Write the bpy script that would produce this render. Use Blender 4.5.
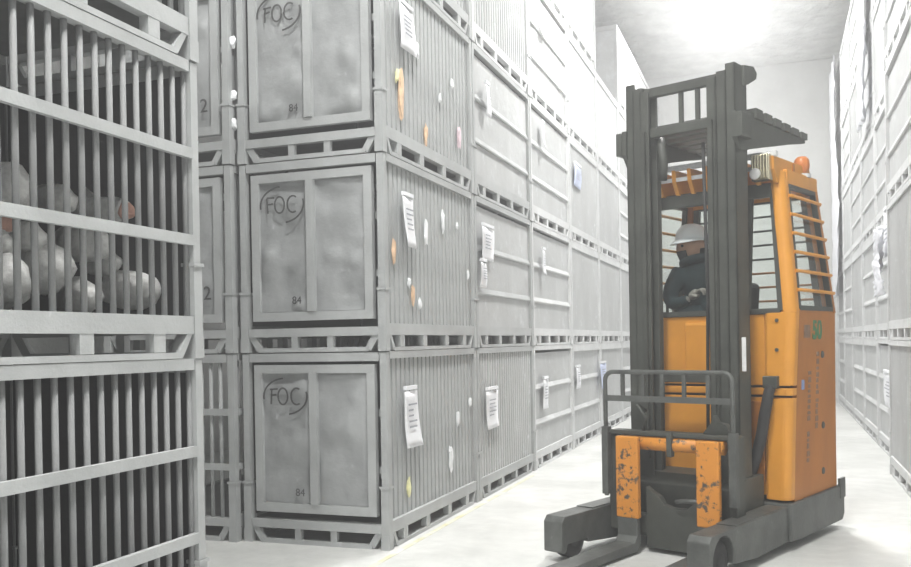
import bpy, bmesh, math, random
from mathutils import Vector, Matrix
R = math.radians
random.seed(7)
scene = bpy.context.scene
C = scene.collection
for o in list(bpy.data.objects): bpy.data.objects.remove(o)

# ------------------------------------------------------------------ camera
IMG_W, IMG_H = 911, 567
F_PX, YAW, ROLL, SHIFT_PX, PITCH, CAM_H = 896.4, 0.3448, -0.01728, 62.47, -0.0042, 1.3
_fwd = Vector((-math.sin(YAW)*math.cos(PITCH), math.cos(YAW)*math.cos(PITCH), math.sin(PITCH)))
_rt = Vector((math.cos(YAW), math.sin(YAW), 0)); _up = _rt.cross(_fwd)
_r2 = _rt*math.cos(ROLL) + _up*math.sin(ROLL); _u2 = -_rt*math.sin(ROLL) + _up*math.cos(ROLL)
cam_d = bpy.data.cameras.new('camera'); cam = bpy.data.objects.new('camera', cam_d); C.objects.link(cam)
m = Matrix((( _r2.x, _u2.x, -_fwd.x, 0), (_r2.y, _u2.y, -_fwd.y, 0), (_r2.z, _u2.z, -_fwd.z, CAM_H), (0, 0, 0, 1)))
cam.matrix_world = m
cam_d.sensor_fit = 'HORIZONTAL'; cam_d.sensor_width = 36; cam_d.lens = F_PX/IMG_W*36
cam_d.shift_y = SHIFT_PX/IMG_W; cam_d.clip_end = 200; cam_d.clip_start = 0.05
scene.camera = cam

def at(px, py, axis, val):
    """the point where the ray through a pixel meets the plane axis=val"""
    d = _fwd + _r2*((px-IMG_W/2)/F_PX) - _u2*((py-IMG_H/2-SHIFT_PX)/F_PX)
    o = Vector((0, 0, CAM_H)); t = (val-o[axis])/d[axis]
    return o + d*t

# ------------------------------------------------------------------ world, exposure, lamps
w = bpy.data.worlds.new('world'); scene.world = w; w.use_nodes = True
w.node_tree.nodes['Background'].inputs[0].default_value = (0.9, 0.95, 1, 1)
w.node_tree.nodes['Background'].inputs[1].default_value = 0.0
HAZE = 0.025                                       # thin cold haze through the whole hall
_v = w.node_tree.nodes.new('ShaderNodeVolumeScatter'); _v.inputs['Density'].default_value = HAZE; _v.inputs['Anisotropy'].default_value = .2
_v.inputs['Color'].default_value = (.97,.98,1,1)
w.node_tree.links.new(_v.outputs[0], w.node_tree.nodes['World Output'].inputs['Volume'])
vs = scene.view_settings
vs.view_transform = 'Standard'; vs.look = 'None'; vs.gamma = 1; vs.use_curve_mapping = False
vs.exposure = -0.15
LAMP_STRENGTH = 300.0
# high-bay lamps down the aisle: x, y; the last an added, unseen fill
CEIL = 7.0
_p = at(722, 0, 2, CEIL-.16)
LAMPS = [(_p.x, _p.y), (_p.x, _p.y-6.3), (_p.x, _p.y-12.6), (_p.x, _p.y-18.9)]

# ------------------------------------------------------------------ materials
def nm(name):
    mt = bpy.data.materials.new(name); mt.use_nodes = True
    return mt, mt.node_tree.nodes, mt.node_tree.links, mt.node_tree.nodes['Principled BSDF']

def noise(n, l, scale, detail=4, rough=.6, coord=None, stretch=None):
    tc = n.new('ShaderNodeTexCoord'); mp = n.new('ShaderNodeMapping'); t = n.new('ShaderNodeTexNoise')
    t.inputs['Scale'].default_value = scale; t.inputs['Detail'].default_value = detail; t.inputs['Roughness'].default_value = rough
    if stretch: mp.inputs['Scale'].default_value = stretch
    l.new(tc.outputs[coord or 'Object'], mp.inputs[0]); l.new(mp.outputs[0], t.inputs[0])
    return t.outputs['Fac']

def ramp(n, l, src, p0, p1, c0=(0,0,0,1), c1=(1,1,1,1)):
    r = n.new('ShaderNodeValToRGB'); r.color_ramp.elements[0].position = p0; r.color_ramp.elements[1].position = p1
    r.color_ramp.elements[0].color = c0; r.color_ramp.elements[1].color = c1
    l.new(src, r.inputs[0]); return r.outputs[0]

def mixc(n, l, fac, a, b):
    x = n.new('ShaderNodeMix'); x.data_type = 'RGBA'
    for s, v in ((x.inputs[0], fac), (x.inputs[6], a), (x.inputs[7], b)):
        if hasattr(v, 'is_linked') or hasattr(v, 'links'): l.new(v, s)
        else: s.default_value = v
    return x.outputs[2]

def rgba(c): return (c[0], c[1], c[2], 1)

def mat(name, col, rough=.5, metal=0., var=.25, vscale=3., bump=0., bscale=40., frost=0., fscale=6., stretch=None, coord='Object', frost_col=(.82,.85,.88), bdist=.02):
    mt, n, l, b = nm(name)
    dark = tuple(c*(1-var) for c in col); lite = tuple(min(1, c*(1+var)) for c in col)
    f = noise(n, l, vscale, 5, .65, coord, stretch)
    c = ramp(n, l, f, .3, .7, rgba(dark), rgba(lite))
    if frost > 0:
        f2 = noise(n, l, fscale, 8, .7, coord)
        g = ramp(n, l, f2, .72-frost*.5, .95-frost*.35)
        c = mixc(n, l, g, c, rgba(frost_col))
    l.new(c, b.inputs['Base Color'])
    b.inputs['Roughness'].default_value = rough; b.inputs['Metallic'].default_value = metal
    if bump > 0:
        bp = n.new('ShaderNodeBump'); bp.inputs['Strength'].default_value = bump; bp.inputs['Distance'].default_value = bdist
        l.new(noise(n, l, bscale, 6, .6, coord), bp.inputs['Height']); l.new(bp.outputs[0], b.inputs['Normal'])
    return mt

M = {}
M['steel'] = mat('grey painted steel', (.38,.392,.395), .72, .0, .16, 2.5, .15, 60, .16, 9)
M['shaded_steel'] = mat('shaded darker grey steel', (.205,.21,.213), .72, .0, .16, 2.5, .15, 60, .12, 9)  # slats catch less light than the rails; that shade is in this colour
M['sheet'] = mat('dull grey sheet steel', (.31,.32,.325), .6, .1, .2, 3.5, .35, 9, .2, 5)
M['frost_haze_steel'] = mat('frosted hazy grey steel', (.57,.578,.582), .75, .0, .12, 2, .2, 50, .34, 7)  # paler than plain steel: frost plus hazy far light put into the colour
M['frost_haze_sheet'] = mat('frosted hazy grey sheet', (.43,.438,.44), .75, .0, .12, 2.2, .25, 14, .3, 6, stretch=(1,1,.35))  # frost, with the haze brightness of the far stacks mixed into the tone
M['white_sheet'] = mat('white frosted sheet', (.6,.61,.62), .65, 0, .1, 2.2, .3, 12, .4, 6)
M['deck'] = mat('dark deck steel', (.12,.125,.12), .7, 0, .3, 4)
M['shade_panel'] = mat('black shade panel', (.022,.023,.024), .8, 0, .3, 4, .3, 10)  # near-black panels paint the unlit depth inside the slatted cages
M['dark'] = mat('dark grey truck steel', (.062,.066,.058), .5, .1, .3, 4, .1, 60, .05, 10, frost_col=(.3,.3,.28))
M['leg'] = mat('worn dark grey steel', (.1,.105,.1), .5, .2, .35, 6, .15, 50, .14, 12, frost_col=(.4,.4,.38))
M['rubber'] = mat('black rubber', (.025,.025,.025), .75, 0, .3, 6)
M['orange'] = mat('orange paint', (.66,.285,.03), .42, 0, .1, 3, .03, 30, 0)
M['orange_shaded'] = mat('scuffed shaded orange paint', (.43,.152,.015), .5, 0, .14, 4, .04, 30, .1, 5, stretch=(1,1,.4), frost_col=(.62,.42,.3))  # scuffs, plus the shade of the unlit side put into the orange
M['yellow_line'] = mat('worn yellow floor paint', (.6,.57,.3), .7, 0, .1, 6, 0, 10, .75, 5)
M['paper'] = mat('white paper', (.82,.83,.86), .8, 0, .04, 5)
M['paper_blue'] = mat('pale blue paper', (.62,.68,.88), .8, 0, .06, 5)
M['print'] = mat('grey print', (.35,.36,.4), .8, 0, .2, 5)
M['tan'] = mat('tan plastic film', (.72,.5,.33), .5, 0, .25, 25)
M['pink'] = mat('pale pink film', (.75,.6,.66), .5, 0, .2, 25)
M['yellowfilm'] = mat('pale yellow film', (.76,.74,.42), .5, 0, .2, 25)
M['ice'] = mat('white ice', (.86,.88,.9), .5, 0, .05, 20, .4, 40)
M['plastic'] = mat('white plastic film', (.84,.85,.9), .35, 0, .05, 6, .35, 9)
M['ink'] = mat('black marker', (.05,.05,.05), .7, 0, .3, 20)
M['green'] = mat('green decal', (.03,.18,.07), .5, 0, .3, 20)
M['bluedecal'] = mat('blue decal', (.2,.28,.5), .5, 0, .1, 20)
M['grey_decal'] = mat('faded grey lettering', (.22,.13,.08), .6, 0, .3, 30)
M['white_label'] = mat('white label', (.7,.7,.7), .6, 0, .1, 30)
M['chrome'] = mat('bright lamp metal', (.6,.56,.42), .25, .9, .2, 20)
M['beacon'] = mat('orange beacon plastic', (.6,.2,.05), .35, 0, .1, 10)
M['jacket'] = mat('dark teal jacket cloth', (.012,.03,.036), .85, 0, .35, 14, .3, 60)
M['trouser'] = mat('dark cloth', (.015,.018,.025), .85, 0, .3, 14)
M['skin'] = mat('skin', (.5,.28,.19), .55, 0, .08, 10)
M['balaclava'] = mat('black knit', (.015,.015,.017), .9, 0, .2, 30)
M['glove'] = mat('grey work glove', (.28,.26,.24), .85, 0, .15, 20)
M['helmet'] = mat('white helmet shell', (.82,.84,.9), .3, 0, .02, 5)
M['seat'] = mat('black seat vinyl', (.02,.02,.022), .6, 0, .2, 10)

def wear_orange():
    mt, n, l, b = nm('chipped orange paint')
    f = noise(n, l, 17, 8, .75)
    g = ramp(n, l, f, .55, .585)
    l.new(mixc(n, l, g, (.64,.25,.03,1), (.07,.065,.055,1)), b.inputs['Base Color']); b.inputs['Roughness'].default_value = .5
    return mt
M['orange_worn'] = wear_orange()

def fish_mat():
    mt, n, l, b = nm('frosted fish skin')
    f = noise(n, l, 6, 8, .7); c = ramp(n, l, f, .35, .62, (.42,.42,.41,1), (.93,.93,.92,1))
    l.new(c, b.inputs['Base Color']); b.inputs['Roughness'].default_value = .45
    bp = n.new('ShaderNodeBump'); bp.inputs['Strength'].default_value = .5; bp.inputs['Distance'].default_value = .02
    l.new(noise(n, l, 14, 6), bp.inputs['Height']); l.new(bp.outputs[0], b.inputs['Normal'])
    return mt
M['fish'] = fish_mat()
M['flesh'] = mat('cut fish flesh', (.46,.25,.19), .5, 0, .35, 12, .3, 30, .12, 10)

def floor_mat():
    mt, n, l, b = nm('frosted concrete floor')
    a = noise(n, l, .9, 8, .65); c = noise(n, l, 7, 8, .7)
    col = ramp(n, l, a, .3, .62, (.54,.55,.53,1), (.78,.785,.77,1))
    col2 = ramp(n, l, c, .35, .6, (.8,.8,.8,1), (1,1,1,1))
    x = n.new('ShaderNodeMix'); x.data_type = 'RGBA'; x.blend_type = 'MULTIPLY'; x.inputs[0].default_value = .6
    l.new(col, x.inputs[6]); l.new(col2, x.inputs[7]); l.new(x.outputs[2], b.inputs['Base Color'])
    b.inputs['Roughness'].default_value = .42
    bp = n.new('ShaderNodeBump'); bp.inputs['Strength'].default_value = .15; bp.inputs['Distance'].default_value = .02
    l.new(c, bp.inputs['Height']); l.new(bp.outputs[0], b.inputs['Normal'])
    return mt
M['floor'] = floor_mat()
M['ceiling'] = mat('frost crusted ceiling', (.80,.81,.80), .8, 0, .14, 2.2, 1., 3.0, .3, 3, bdist=.14)
M['wall'] = mat('white insulated wall', (.74,.75,.74), .7, 0, .07, 1.5, .7, 5, .2, 3, bdist=.06)

def glass_mat():
    mt = bpy.data.materials.new('cab glass'); mt.use_nodes = True; n = mt.node_tree.nodes; l = mt.node_tree.links
    n.remove(n['Principled BSDF'])
    t = n.new('ShaderNodeBsdfTransparent'); t.inputs[0].default_value = (.95,.965,.955,1)
    g = n.new('ShaderNodeBsdfGlossy'); g.inputs['Roughness'].default_value = .05
    lw = n.new('ShaderNodeLayerWeight'); lw.inputs[0].default_value = .5
    pw = n.new('ShaderNodeMath'); pw.operation = 'POWER'; l.new(lw.outputs['Facing'], pw.inputs[0]); pw.inputs[1].default_value = 4
    fr = n.new('ShaderNodeMath'); fr.operation = 'MULTIPLY_ADD'; l.new(pw.outputs[0], fr.inputs[0]); fr.inputs[1].default_value = .4; fr.inputs[2].default_value = .025
    x = n.new('ShaderNodeMixShader'); l.new(fr.outputs[0], x.inputs[0]); l.new(t.outputs[0], x.inputs[1]); l.new(g.outputs[0], x.inputs[2])
    l.new(x.outputs[0], n['Material Output'].inputs[0]); return mt
M['glass'] = glass_mat()

def emit_mat(name, col, s):
    mt, n, l, b = nm(name)
    b.inputs['Base Color'].default_value = (.9,.9,.9,1); b.inputs['Emission Color'].default_value = rgba(col); b.inputs['Emission Strength'].default_value = s
    return mt
M['lamp_glow'] = emit_mat('lamp lens glow', (1, .992, .97), LAMP_STRENGTH)

# ------------------------------------------------------------------ mesh helpers
class MB:
    def __init__(s): s.v = []; s.f = []; s.mi = []; s.cur = 0
    def add(s, vs_, fs):
        b = len(s.v); s.v += [tuple(p) for p in vs_]
        for f in fs: s.f.append(tuple(i+b for i in f)); s.mi.append(s.cur)
        return s
    def box(s, x0, x1, y0, y1, z0, z1):
        return s.add([(x0,y0,z0),(x1,y0,z0),(x1,y1,z0),(x0,y1,z0),(x0,y0,z1),(x1,y0,z1),(x1,y1,z1),(x0,y1,z1)],
                     [(3,2,1,0),(4,5,6,7),(0,1,5,4),(1,2,6,5),(2,3,7,6),(3,0,4,7)])
    def beam(s, p0, p1, a, b, up=(0,0,1)):
        p0, p1 = Vector(p0), Vector(p1); d = (p1-p0).normalized(); u = Vector(up)
        if abs(d.dot(u)) > .95: u = Vector((0,1,0)) if abs(d.y) < .9 else Vector((1,0,0))
        x = d.cross(u).normalized()*a/2; y = x.cross(d).normalized()*b/2
        vs_ = [p+q for p in (p0, p1) for q in (-x-y, x-y, x+y, -x+y)]
        return s.add(vs_, [(0,1,2,3),(7,6,5,4),(0,4,5,1),(1,5,6,2),(2,6,7,3),(3,7,4,0)])
    def tube(s, path, r, n=8, closed=False):
        path = [Vector(p) for p in path]; rings = []; b = len(s.v)
        up = None
        for i, p in enumerate(path):
            if closed: d = path[(i+1) % len(path)]-path[i-1]
            else: d = path[min(i+1, len(path)-1)]-path[max(i-1, 0)]
            d.normalize()
            if up is None:
                up = Vector((0,0,1)) if abs(d.z) < .9 else Vector((1,0,0))
            x = d.cross(up).normalized(); up = x.cross(d).normalized()
            rr = r[i] if isinstance(r, (list, tuple)) else r
            rings.append([p+(x*math.cos(2*math.pi*k/n)+up*math.sin(2*math.pi*k/n))*rr for k in range(n)])
        vs_ = [q for rg in rings for q in rg]; fs = []
        m_ = len(path)
        for i in range(m_ if closed else m_-1):
            j = (i+1) % m_
            for k in range(n): fs.append((i*n+k, i*n+(k+1) % n, j*n+(k+1) % n, j*n+k))
        if not closed: fs.append(tuple(range(n-1, -1, -1))); fs.append(tuple((m_-1)*n+k for k in range(n)))
        return s.add(vs_, fs)
    def prism(s, pts, axis, a, b):
        """polygon in the two axes other than `axis`, extruded from a to b"""
        def P(p, t):
            if axis == 0: return (t, p[0], p[1])
            if axis == 1: return (p[0], t, p[1])
            return (p[0], p[1], t)
        n = len(pts); vs_ = [P(p, a) for p in pts]+[P(p, b) for p in pts]
        fs = [tuple(range(n-1, -1, -1)), tuple(range(n, 2*n))]+[(i, (i+1) % n, n+(i+1) % n, n+i) for i in range(n)]
        return s.add(vs_, fs)
    def loft(s, rings, cap=True):
        n = len(rings[0]); vs_ = [p for r in rings for p in r]; fs = []
        for i in range(len(rings)-1):
            for k in range(n): fs.append((i*n+k, i*n+(k+1) % n, (i+1)*n+(k+1) % n, (i+1)*n+k))
        if cap: fs.append(tuple(range(n-1, -1, -1))); fs.append(tuple((len(rings)-1)*n+k for k in range(n)))
        return s.add(vs_, fs)
    def lathe(s, prof, n=24, c=(0,0,0), axis=2):
        rings = []
        for r, z in prof:
            ring = []
            for k in range(n):
                a = 2*math.pi*k/n; x, y = r*math.cos(a), r*math.sin(a)
                p = (x, y, z) if axis == 2 else ((z, x, y) if axis == 0 else (y, z, x))
                ring.append((p[0]+c[0], p[1]+c[1], p[2]+c[2]))
            rings.append(ring)
        return s.loft(rings)
    def mesh(s, name, mats, smooth=False, fixn=True):
        me = bpy.data.meshes.new(name); me.from_pydata(s.v, [], s.f)
        for mt in (mats if isinstance(mats, (list, tuple)) else [mats]): me.materials.append(M[mt])
        me.polygons.foreach_set('material_index', s.mi)
        if fixn:
            bm = bmesh.new(); bm.from_mesh(me); bmesh.ops.recalc_face_normals(bm, faces=bm.faces); bm.to_mesh(me); bm.free()
        if smooth: me.polygons.foreach_set('use_smooth', [True]*len(me.polygons))
        me.update(); return me
    def build(s, name, mats, parent=None, smooth=False, loc=None, bevel=0, auto=None):
        o = link(name, s.mesh(name, mats, smooth), parent, loc)
        if bevel:
            b = o.modifiers.new('bevel', 'BEVEL'); b.width = bevel; b.segments = 2; b.limit_method = 'ANGLE'; b.angle_limit = R(40)
        return o

def link(name, me, parent=None, loc=None):
    o = bpy.data.objects.new(name, me); C.objects.link(o); o.parent = parent
    if loc is not None: o.location = loc
    return o
def tag(o, label=None, cat=None, group=None, kind=None):
    if label: o['label'] = label
    if cat: o['category'] = cat
    if group: o['group'] = group
    if kind: o['kind'] = kind
    return o
def empty(name, loc=(0,0,0), rz=0):
    o = bpy.data.objects.new(name, None); C.objects.link(o); o.location = loc; o.rotation_euler = (0,0,rz); o.empty_display_size = .1
    return o
def struct(o): o['kind'] = 'structure'; return o

# ------------------------------------------------------------------ the room
RX0, RX1, RY0, RY1 = -6.5, 4.5, -4.0, 20.0
fl = struct(MB().box(RX0-.2, RX1+.2, RY0-.2, RY1+.2, -.2, 0).build('floor', 'floor'))
MB().box(-2.26, -2.225, 4.3, 8.5, .0005, .0025).build('painted_line', 'yellow_line', fl)['label'] = 'worn yellow painted line along the stacks'
struct(MB().box(RX0-.2, RX1+.2, RY1, RY1+.25, 0, CEIL+.3).build('wall_back', 'wall'))
struct(MB().box(RX0-.2, RX1+.2, RY0-.25, RY0, 0, CEIL+.3).build('wall_front', 'wall'))
struct(MB().box(RX0-.25, RX0, RY0, RY1, 0, CEIL+.3).build('wall_left', 'wall'))
struct(MB().box(RX1, RX1+.25, RY0, RY1, 0, CEIL+.3).build('wall_right', 'wall'))
ce = struct(MB().box(RX0, RX1, RY0, RY1, CEIL+.04, CEIL+.3).build('ceiling', 'ceiling'))
pm = None
y = RY1
k = 0
def lumpy_panel(seed, wx, wy):
    rnd = random.Random(seed); nx, ny = 44, 8; b = MB(); g = []
    for j in range(ny+1):
        for i in range(nx+1):
            edge = (i in (0, nx) or j in (0, ny))
            zz = 0 if edge else -abs(rnd.gauss(0, .03))
            if j in (0, ny): zz = 0
            g.append((wx*(i/nx-.5), wy*(j/ny-.5), zz))
    fs = [(j*(nx+1)+i, j*(nx+1)+i+1, (j+1)*(nx+1)+i+1, (j+1)*(nx+1)+i) for j in range(ny) for i in range(nx)]
    b.add(g, fs)
    n0 = len(b.v); x, yy = wx/2, wy/2
    b.add([(-x,-yy,.05),(x,-yy,.05),(x,yy,.05),(-x,yy,.05)], [(0,1,2,3)])
    b.add([(-x,-yy,0),(x,-yy,0),(x,-yy,.05),(-x,-yy,.05)], [(0,1,2,3)]); b.add([(-x,yy,0),(x,yy,0),(x,yy,.05),(-x,yy,.05)], [(0,1,2,3)])
    return b.mesh('ceiling_panel', 'ceiling', True)
pms = [lumpy_panel(s, RX1-RX0, 1.30) for s in range(3)]
while y-1.32 > RY0:
    link('ceiling_panel', pms[k % 3], ce, ((RX0+RX1)/2, y-.66, CEIL)); y -= 1.32; k += 1

# lamps
def lamp(x, y, label):
    t = empty('round_ceiling_lamp', (x, y, CEIL-.16)); tag(t, label, 'lamp', 'ceiling lamps over the aisle')
    MB().lathe([(.001,.16),(.20,.16),(.22,.10),(.44,.07),(.46,.0),(.43,0),(.42,.05),(.001,.05)], 32).build('housing', 'steel', t, True)
    MB().lathe([(.001,-.07),(.16,-.06),(.30,-.035),(.40,0),(.42,.03),(.001,.03)], 32).build('lens', 'lamp_glow', t, True)
    return t
for i, (x, y) in enumerate(LAMPS):
    lamp(x, y, ['glaring round ceiling lamp above the far end of the aisle', 'round ceiling lamp second from the back wall',
                'round ceiling lamp in front of the orange truck', 'added unseen ceiling lamp behind the viewpoint'][i])

# ------------------------------------------------------------------ steel containers
W, L, T = 1.0, 1.74, 1.253
HW, HL = W/2, L/2
def dent_sheet(x0, x1, z0, z1, y, seed, amp=.016, nx=16, nz=30, th=.006):
    rnd = random.Random(seed); b = MB(); g = []
    dents = [(rnd.uniform(x0, x1), rnd.uniform(z0, z1), rnd.uniform(.02, .075), rnd.choice((-1, 1, 1))*rnd.uniform(.3, 1.3)*amp) for _ in range(20)]
    for j in range(nz+1):
        for i in range(nx+1):
            x = x0+(x1-x0)*i/nx; z = z0+(z1-z0)*j/nz; d = 0
            if 0 < i < nx and 0 < j < nz:
                for (a, c, r, h) in dents: d += h*math.exp(-((x-a)**2+(z-c)**2)/(2*r*r))
                d += rnd.gauss(0, amp*.06)
            g.append((x, y-d, z))
    n = nx+1
    b.add(g, [(j*n+i, j*n+i+1, (j+1)*n+i+1, (j+1)*n+i) for j in range(nz) for i in range(nx)])
    b.add([(x0,y+.02,z0),(x1,y+.02,z0),(x1,y+.02,z1),(x0,y+.02,z1)], [(0,1,2,3)])
    return b
mesh_cache = {}
def cached(key, fn):
    if key not in mesh_cache: mesh_cache[key] = fn()
    return mesh_cache[key]

def post_mesh(mt):
    b = MB().box(-.0275, .0275, -.0275, .0275, .09, .40); b.box(-.023, .023, -.023, .023, .40, 1.245)
    b.box(-.034, .034, -.034, .034, .385, .40); b.box(-.03, .03, -.03, .03, .0, .09)
    return b.mesh('corner_post', mt)
def top_mesh(mt):
    b = MB(); h = 1.205
    for s in (-1, 1):
        b.box(s*HW-.022, s*HW+.022, -HL+.03, HL-.03, 1.203, 1.25); b.box(-HW+.03, HW-.03, s*HL-.022, s*HL+.022, 1.19, 1.245)
    return b.mesh('top_frame', mt)
def base_mesh(mt):
    b = MB()
    for s in (-1, 1):
        b.box(s*HW-.024, s*HW+.024, -HL+.03, HL-.03, .10, .175); b.box(-HW+.03, HW-.03, s*HL-.024, s*HL+.024, .10, .155)
    return b.mesh('base_frame', mt)
def skid_side_mesh(mt):      # along y at x=0
    b = MB().box(-.024, .024, -HL+.11, HL-.11, 0, .024)
    for s in (-1, 1): b.beam((0, s*(HL-.115), .012), (0, s*(HL-.045), .12), .03, .044, up=(1,0,0))
    for yy in (-.62, -.22, .22, .62): b.box(-.022, .022, yy-.035, yy+.035, .026, .10)
    return b.mesh('side_skid', mt)
def skid_end_mesh(mt):       # along x at y=0
    b = MB().box(-.40, .40, -.022, .022, 0, .028)
    for s in (-1, 1):
        b.beam((s*.395, 0, .014), (s*.465, 0, .125), .044, .028, up=(0,1,0)); b.box(s*.13-.022, s*.13+.022, -.018, .018, .028, .10)
    return b.mesh('end_skid', mt)
def gate_mesh(mt):           # end gate frame, face toward -y, at y=0
    b = MB()
    for s in (-1, 1): b.box(s*.41-.028, s*.41+.028, -.024, .018, .205, 1.17)
    b.box(-.382, .382, -.024, .018, .205, .262); b.box(-.382, .382, -.024, .018, 1.115, 1.17)
    return b.mesh('end_gate', mt)
def corr_mesh(mt, n=24):     # ribbed sheet side in the yz plane
    b = MB(); pts = []
    y0 = -HL+.03; st = (L-.06)/n
    for i in range(n):
        a = y0+i*st
        pts += [(.012, a+st*.06), (.012, a+st*.56), (0, a+st*.62), (0, a+st*1.0)]
    top, bot = [(p[0], p[1], 1.21) for p in pts], [(p[0], p[1], .17) for p in pts]
    nn = len(pts)
    b.add(bot+top, [(i, i+1, nn+i+1, nn+i) for i in range(nn-1)])
    b.add([(-.012,y0,.17),(-.012,-y0,.17),(-.012,-y0,1.21),(-.012,y0,1.21)], [(0,1,2,3)])
    return b.mesh('side_panel', mt)

def text_mesh(s, size, mt, name='lettering', bold=0.):
    cu = bpy.data.curves.new('txt', 'FONT'); cu.body = s; cu.size = size; cu.align_x = 'CENTER'; cu.extrude = .0015; cu.offset = bold
    ob = bpy.data.objects.new('txt', cu); me = bpy.data.meshes.new_from_object(ob); bpy.data.objects.remove(ob); bpy.data.curves.remove(cu)
    me.name = name; me.materials.clear(); me.materials.append(M[mt]); return me

def stroke(b, pts, wd=.011):
    for p, q in zip(pts, pts[1:]):
        b.beam((p[0], 0, p[1]), (q[0], 0, q[1]), wd, .003, up=(0,1,0))
def foc_mesh(seed):
    rnd = random.Random(seed); b = MB(); j = lambda: rnd.uniform(-.008, .008)
    e = lambda cx, cz, rx, rz, a0, a1, n=18: [(cx+rx*math.cos(R(a0+(a1-a0)*i/n)), cz+rz*math.sin(R(a0+(a1-a0)*i/n))) for i in range(n+1)]
    stroke(b, [(-.105+j(), .048), (-.11+j(), -.052)]); stroke(b, [(-.112, .046+j()), (-.055, .052+j())]); stroke(b, [(-.106, .006), (-.065, .010+j())])
    stroke(b, e(-.016+j(), 0, .036, .054, 60, 420)); stroke(b, e(.08+j(), 0, .042, .054, 55, 300))
    stroke(b, e(0, 0, .16, .118, 95, 190)); stroke(b, e(0, 0, .16, .118, 280, 375))
    return b.mesh('marker_writing', 'ink')

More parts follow.
